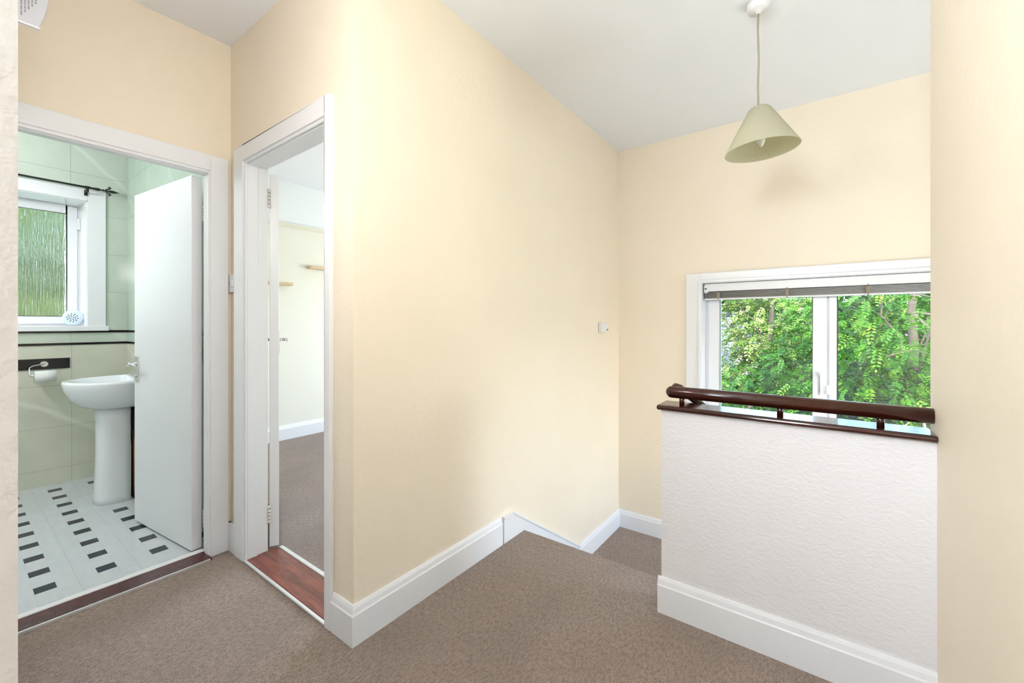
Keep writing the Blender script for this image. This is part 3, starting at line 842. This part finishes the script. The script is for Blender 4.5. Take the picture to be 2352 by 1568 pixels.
inner = [(.985, .690, 0), (.86, .688, 0), (.80, .680, 0), (.70, .640, -.005), (.45, .600, -.02), (.10, .590, -.03)]
for k, z, cyo in inner[1:]:
    bk = WY - .001 if k > .95 else (WY - .085 if k > .3 else WY - .12)
    layers.append(lay(k, z, cyo=cyo, back=bk))
K = len(layers[0])
for L in layers: bs.v += L
for i in range(len(layers) - 1):
    for j in range(K):
        j2 = (j + 1) % K; A = i * K; B = A + K
        bs.f.append((A + j, A + j2, B + j2, B + j)); bs.m.append(0); bs.sm.append(True)
bs.f.append(tuple(range(K - 1, -1, -1))); bs.m.append(0); bs.sm.append(False)
bs.f.append(tuple((len(layers) - 1) * K + j for j in range(K))); bs.m.append(0); bs.sm.append(True)
bs.build('bowl', CERAMIC, wbn)
# pedestal: rounded front, flat back
pd = MB(); lv = []
for z, hw, yf in ((0, .092, .492), (.03, .090, .495), (.25, .086, .502), (.45, .085, .503), (.535, .090, .496)):
    L = [(BX + hw, .632, z)]
    for i in range(17):
        t_ = math.pi * i / 16; c_, s_ = math.cos(t_), math.sin(t_)
        L.append((BX + hw * math.copysign(abs(c_) ** .6, c_), .60 - (.60 - yf) * abs(s_) ** .6, z))
    L.append((BX - hw, .632, z)); lv.append(L)
K = len(lv[0])
for L in lv: pd.v += L
for i in range(len(lv) - 1):
    for j in range(K):
        j2 = (j + 1) % K; A = i * K; B = A + K
        pd.f.append((A + j, A + j2, B + j2, B + j)); pd.m.append(0); pd.sm.append(j < K - 1)
pd.f.append(tuple(range(K - 1, -1, -1))); pd.f.append(tuple((len(lv) - 1) * K + j for j in range(K))); pd.m += [0, 0]; pd.sm += [False] * 2
pd.build('pedestal', CERAMIC, wbn)
MB().tube([(BX + .03, .662, .54), (BX + .03, .662, .40), (BX + .02, .668, .34), (BX + .03, .662, .30), (BX + .03, .662, 0.001)], [.022, .018, .024, .017, .017], 14).build('waste_pipe', DARK, wbn)
MB().tube([(BX + .075, .655, .53), (BX + .080, .650, .45), (BX + .072, .652, .40)], .007, 10).tube([(BX + .072, .652, .40), (BX + .072, .652, .36)], .012, 12).build('flexible_hose', DARK, wbn)
MB().tube([(BX + .072, .652, .36), (BX + .072, .652, .16), (BX + .072, .652, .001)], .008, 12).build('supply_pipe', COPPER, wbn)
for sx in (-.045, .045):
    MB().lathe([(.017, .686), (.017, .70), (.010, .706), (.010, .735), (.018, .742), (.018, .760), (0, .764)], Matrix.Translation((BX + sx, WY - .045, 0)), 16).tube([(BX + sx, WY - .045, .715), (BX + sx, WY - .056, .722), (BX + sx, WY - .068, .716), (BX + sx, WY - .070, .706)], .007, 10).build('tap', CHROME, wbn)

# ------------------------------------------------------------------ outside: ground, neighbouring house, trees
GZ = -2.4
struct(BOX(-16, 16, 3.6, 34, GZ - .1, GZ).build('ground', GRASS), 'garden lawn below')
struct(BOX(-20, -4.6, -10, 3.4, GZ - .1, GZ).build('ground_side', GRASS), 'garden lawn beside the house')
nh = MB()
nh.box(-7.0, -1.6, 10.4, 13.4, GZ, .0)
nho = tag(nh.build('house', BRICKW), 'neighbouring house with a grey tiled hipped roof seen beyond the trees through the left pane', 'house')
rf = MB()
EL, ER, EF, EB, EZ = -7.4, -1.0, 9.9, 13.9, -.05
RL, RR, RY, RZ_ = -5.4, -1.86, 11.9, 1.22
rf.face([(EL, EF, EZ), (ER, EF, EZ), (RR, RY, RZ_), (RL, RY, RZ_)]); rf.face([(ER, EF, EZ), (ER, EB, EZ), (RR, RY, RZ_)])
rf.face([(ER, EB, EZ), (EL, EB, EZ), (RL, RY, RZ_), (RR, RY, RZ_)]); rf.face([(EL, EB, EZ), (EL, EF, EZ), (RL, RY, RZ_)])
rf.face([(EL, EF, EZ), (EL, EB, EZ), (ER, EB, EZ), (ER, EF, EZ)])
rf.tube([(RR, RY, RZ_ + .02), (RL, RY, RZ_ + .02)], .07, 8).tube([(RR, RY, RZ_ + .02), (ER, EF, EZ + .02)], .06, 8)
rf.build('roof', ROOF, nho)

rng = np.random.default_rng(11)
def unit(v): return v / (np.linalg.norm(v, axis=-1, keepdims=True) + 1e-9)
def fronds(C, n, rad, flen, leafl, leafw, pairs, seed, flat=.35, hang=.3, shell=.35):
    """n pinnate fronds inside an ellipsoid; returns verts, faces, tint"""
    r = np.random.default_rng(seed)
    d = unit(r.normal(size=(n, 3))); q = (shell + (1 - shell) * r.random((n, 1)) ** .5)
    P = np.array(C) + d * q * np.array(rad)
    D = unit(d * np.array([1, 1, flat]) + r.normal(size=(n, 3)) * .45 + np.array([0, 0, -hang * .5]))
    up = unit(np.array([0, 0, 1]) + r.normal(size=(n, 3)) * .35)
    S = unit(np.cross(D, up)); Nn = unit(np.cross(S, D))
    L = flen * (0.6 + .7 * r.random((n, 1)))
    tf = r.random(n)
    V = []; Fc = []; T = []; base = 0
    for k in range(pairs + 1):
        f = (k + .6) / (pairs + .6)
        cen = P + D * L * f - np.array([0, 0, 1]) * hang * L * f * f
        ls = leafl * (1.15 - .55 * abs(f - .45) * 1.6) * (L / flen)
        for sgn in ((-1, 1) if k < pairs else (0,)):
            if sgn == 0: dirn = unit(D - np.array([0, 0, hang]))
            else: dirn = unit(S * sgn * .85 + D * .5 + r.normal(size=(n, 3)) * .12 - np.array([0, 0, .12]))
            wd = unit(np.cross(dirn, Nn))
            a = cen; b = cen + dirn * ls * .5 + wd * leafw; c = cen + dirn * ls; e = cen + dirn * ls * .5 - wd * leafw
            q4 = np.stack([a, b, c, e], 1).reshape(-1, 3); V.append(q4)
            T.append(np.clip(tf * .8 + r.random(n) * .25, 0, 1))
    V = np.concatenate(V); T = np.concatenate(T)
    return V, T
def foliage(name, V, T, mat, parent):
    n = len(T)
    me = bpy.data.meshes.new(name)
    o3 = np.array([V[:, 0].mean(), V[:, 1].mean(), V[:, 2].min()])
    me.vertices.add(len(V)); me.vertices.foreach_set('co', ((V - o3) * U).astype(np.float32).ravel())
    me.loops.add(len(V)); me.loops.foreach_set('vertex_index', np.arange(len(V), dtype=np.int32))
    me.polygons.add(n); me.polygons.foreach_set('loop_start', np.arange(0, len(V), 4, dtype=np.int32)); 
    me.polygons.foreach_set('loop_total', np.full(n, 4, dtype=np.int32))
    at = me.attributes.new('tint', 'FLOAT', 'FACE'); at.data.foreach_set('value', T.astype(np.float32))
    me.materials.append(mat); me.update(calc_edges=True); me.validate()
    o = bpy.data.objects.new(name, me); COL.objects.link(o); o.parent = parent
    W = Vector(o3) * U; WLOC[o] = W; o.location = W - WLOC[parent]
    return o
def branchy(mb, p0, p1, r0, r1, seed, n=7, wob=.06, seg=9):
    r = random.Random(seed); p0 = Vector(p0); p1 = Vector(p1); pts = []; rad = []
    for i in range(n + 1):
        t_ = i / n; q = p0.lerp(p1, t_)
        if 0 < i < n: q = q + Vector((r.uniform(-1, 1), r.uniform(-1, 1), r.uniform(-1, 1))) * wob
        pts.append(tuple(q)); rad.append(r0 + (r1 - r0) * t_)
    mb.tube(pts, rad, seg); return pts
def tree(name, label, base, crowns, mat, trunk_r, barkmat, seed, **fk):
    t = tag(empty(name, base), label, 'tree', 'trees outside the stair window')
    top = Vector(crowns[0][0]); tk = MB()
    pts = branchy(tk, base, (top.x, top.y, top.z + crowns[0][1][2] * .5), trunk_r, trunk_r * .35, seed, 9, .05)
    rb = random.Random(seed)
    for ci, (C, rad, n) in enumerate(crowns):
        for j in range(4):
            q = Vector(pts[rb.randint(3, 8)]); e_ = Vector(C) + Vector((rb.uniform(-1, 1) * rad[0], rb.uniform(-1, 1) * rad[1], rb.uniform(-.6, 1) * rad[2])) * .75
            branchy(tk, q, e_, trunk_r * .2, .006, seed + j + 10 * ci, 6, .06, 7)
    tk.build('trunk', barkmat, t)
    Vs = []; Ts = []
    for i, (C, rad, n) in enumerate(crowns):
        V, T = fronds(C, n, rad, seed=seed * 7 + i, **fk); Vs.append(V); Ts.append(T)
    foliage('foliage', np.concatenate(Vs), np.concatenate(Ts), mat, t)
    return t
ROB = dict(flen=.17, leafl=.046, leafw=.0115, pairs=6)
tree('tree', 'bright green feathery tree filling the right window pane, leaves nearest the glass', (.75, 6.6, GZ),
     [((.85, 6.4, 1.1), (1.3, .9, .95), 1700), ((.35, 6.2, .1), (.8, .6, .55), 700), ((1.6, 6.2, .2), (.8, .7, .7), 500)], LEAF1, .09, BARK, 3, **ROB)
tree('tree', 'mid green feathery tree in the lower half of the left window pane', (-.75, 6.9, GZ),
     [((-.75, 6.4, -.35), (.95, .8, .75), 1400), ((-.15, 6.6, .35), (.6, .6, .55), 500)], LEAF4, .08, BARK, 8, **ROB)
tree('tree', 'pale cream and green variegated tree in the upper half of the left window pane', (-.8, 8.6, GZ),
     [((-.70, 8.5, 1.0), (.78, .8, .85), 1500), ((-.9, 8.6, .1), (.9, .7, .5), 900), ((-1.5, 8.5, 1.9), (.8, .7, .55), 700)], LEAF2, .09, BARK, 12, flen=.16, leafl=.055, leafw=.015, pairs=4)
tree('tree', 'tall green tree behind the others, showing above the mullion between the panes', (.1, 9.6, GZ),
     [((.2, 9.6, 1.6), (1.7, 1.0, 1.3), 2000), ((1.4, 9.8, .2), (1.6, .9, 1.3), 1500)], LEAF4, .12, BARK, 17, **ROB)
tree('tree', 'dark ivy covered tree low behind the right window pane', (1.35, 8.0, GZ),
     [((1.15, 8.0, -.7), (1.6, .8, 1.2), 1500), ((-.6, 9.2, -1.2), (1.8, .8, 1.1), 900)], LEAF3, .10, BARK, 23, flen=.20, leafl=.10, leafw=.035, pairs=4)
# bare pale twigs in front of the ivy
bt = tag(empty('bare_branch', (1.25, 6.3, GZ)), 'pale leafless branch forking low in the right window pane', 'branch')
q = MB(); branchy(q, (1.00, 6.2, GZ), (.92, 5.9, -.72), .03, .022, 31, 6, .03); branchy(q, (.92, 5.9, -.72), (.80, 5.85, .15), .020, .012, 32, 6, .03)
branchy(q, (.90, 5.9, -.62), (1.02, 5.8, -.05), .014, .006, 33, 5, .02); branchy(q, (.90, 5.9, -.62), (.45, 5.8, -.55), .014, .006, 34, 5, .02)
branchy(q, (.80, 5.85, .10), (.45, 5.8, -.30), .010, .005, 35, 5, .02)
q.build('twigs', PALEBARK, bt)
# hedge and far trees closing the view
for i, (x, y, z, rx, rz, n) in enumerate(((-3.4, 16.6, .6, 3.2, 3.0, 1500), (1.3, 12.9, -.3, 2.4, 2.3, 1400), (3.8, 11.4, .3, 2.4, 2.2, 1200))):
    tree('tree', ['broad tree far left beyond the left window pane', 'broad dark leaved tree far back behind the middle of the right window pane', 'broad tree far back at the right edge of the right window pane'][i],
         (x, y, GZ), [((x, y, z), (rx, 1.2, rz), n * 2)], LEAF4 if i != 1 else LEAF3, .12, BARK, 40 + i, flen=.34, leafl=.17, leafw=.05, pairs=5)
# garden tree behind the bathroom glass
t = tree('tree', 'leafy garden tree blurred behind the obscured bathroom glass', (-6.6, .4, GZ), [((-6.8, .3, 1.5), (.9, 2.2, 2.3), 4500)], LEAF5, .09, BARK, 51, flen=.30, leafl=.14, leafw=.04, pairs=5)
t['group'] = 'trees outside the bathroom window'
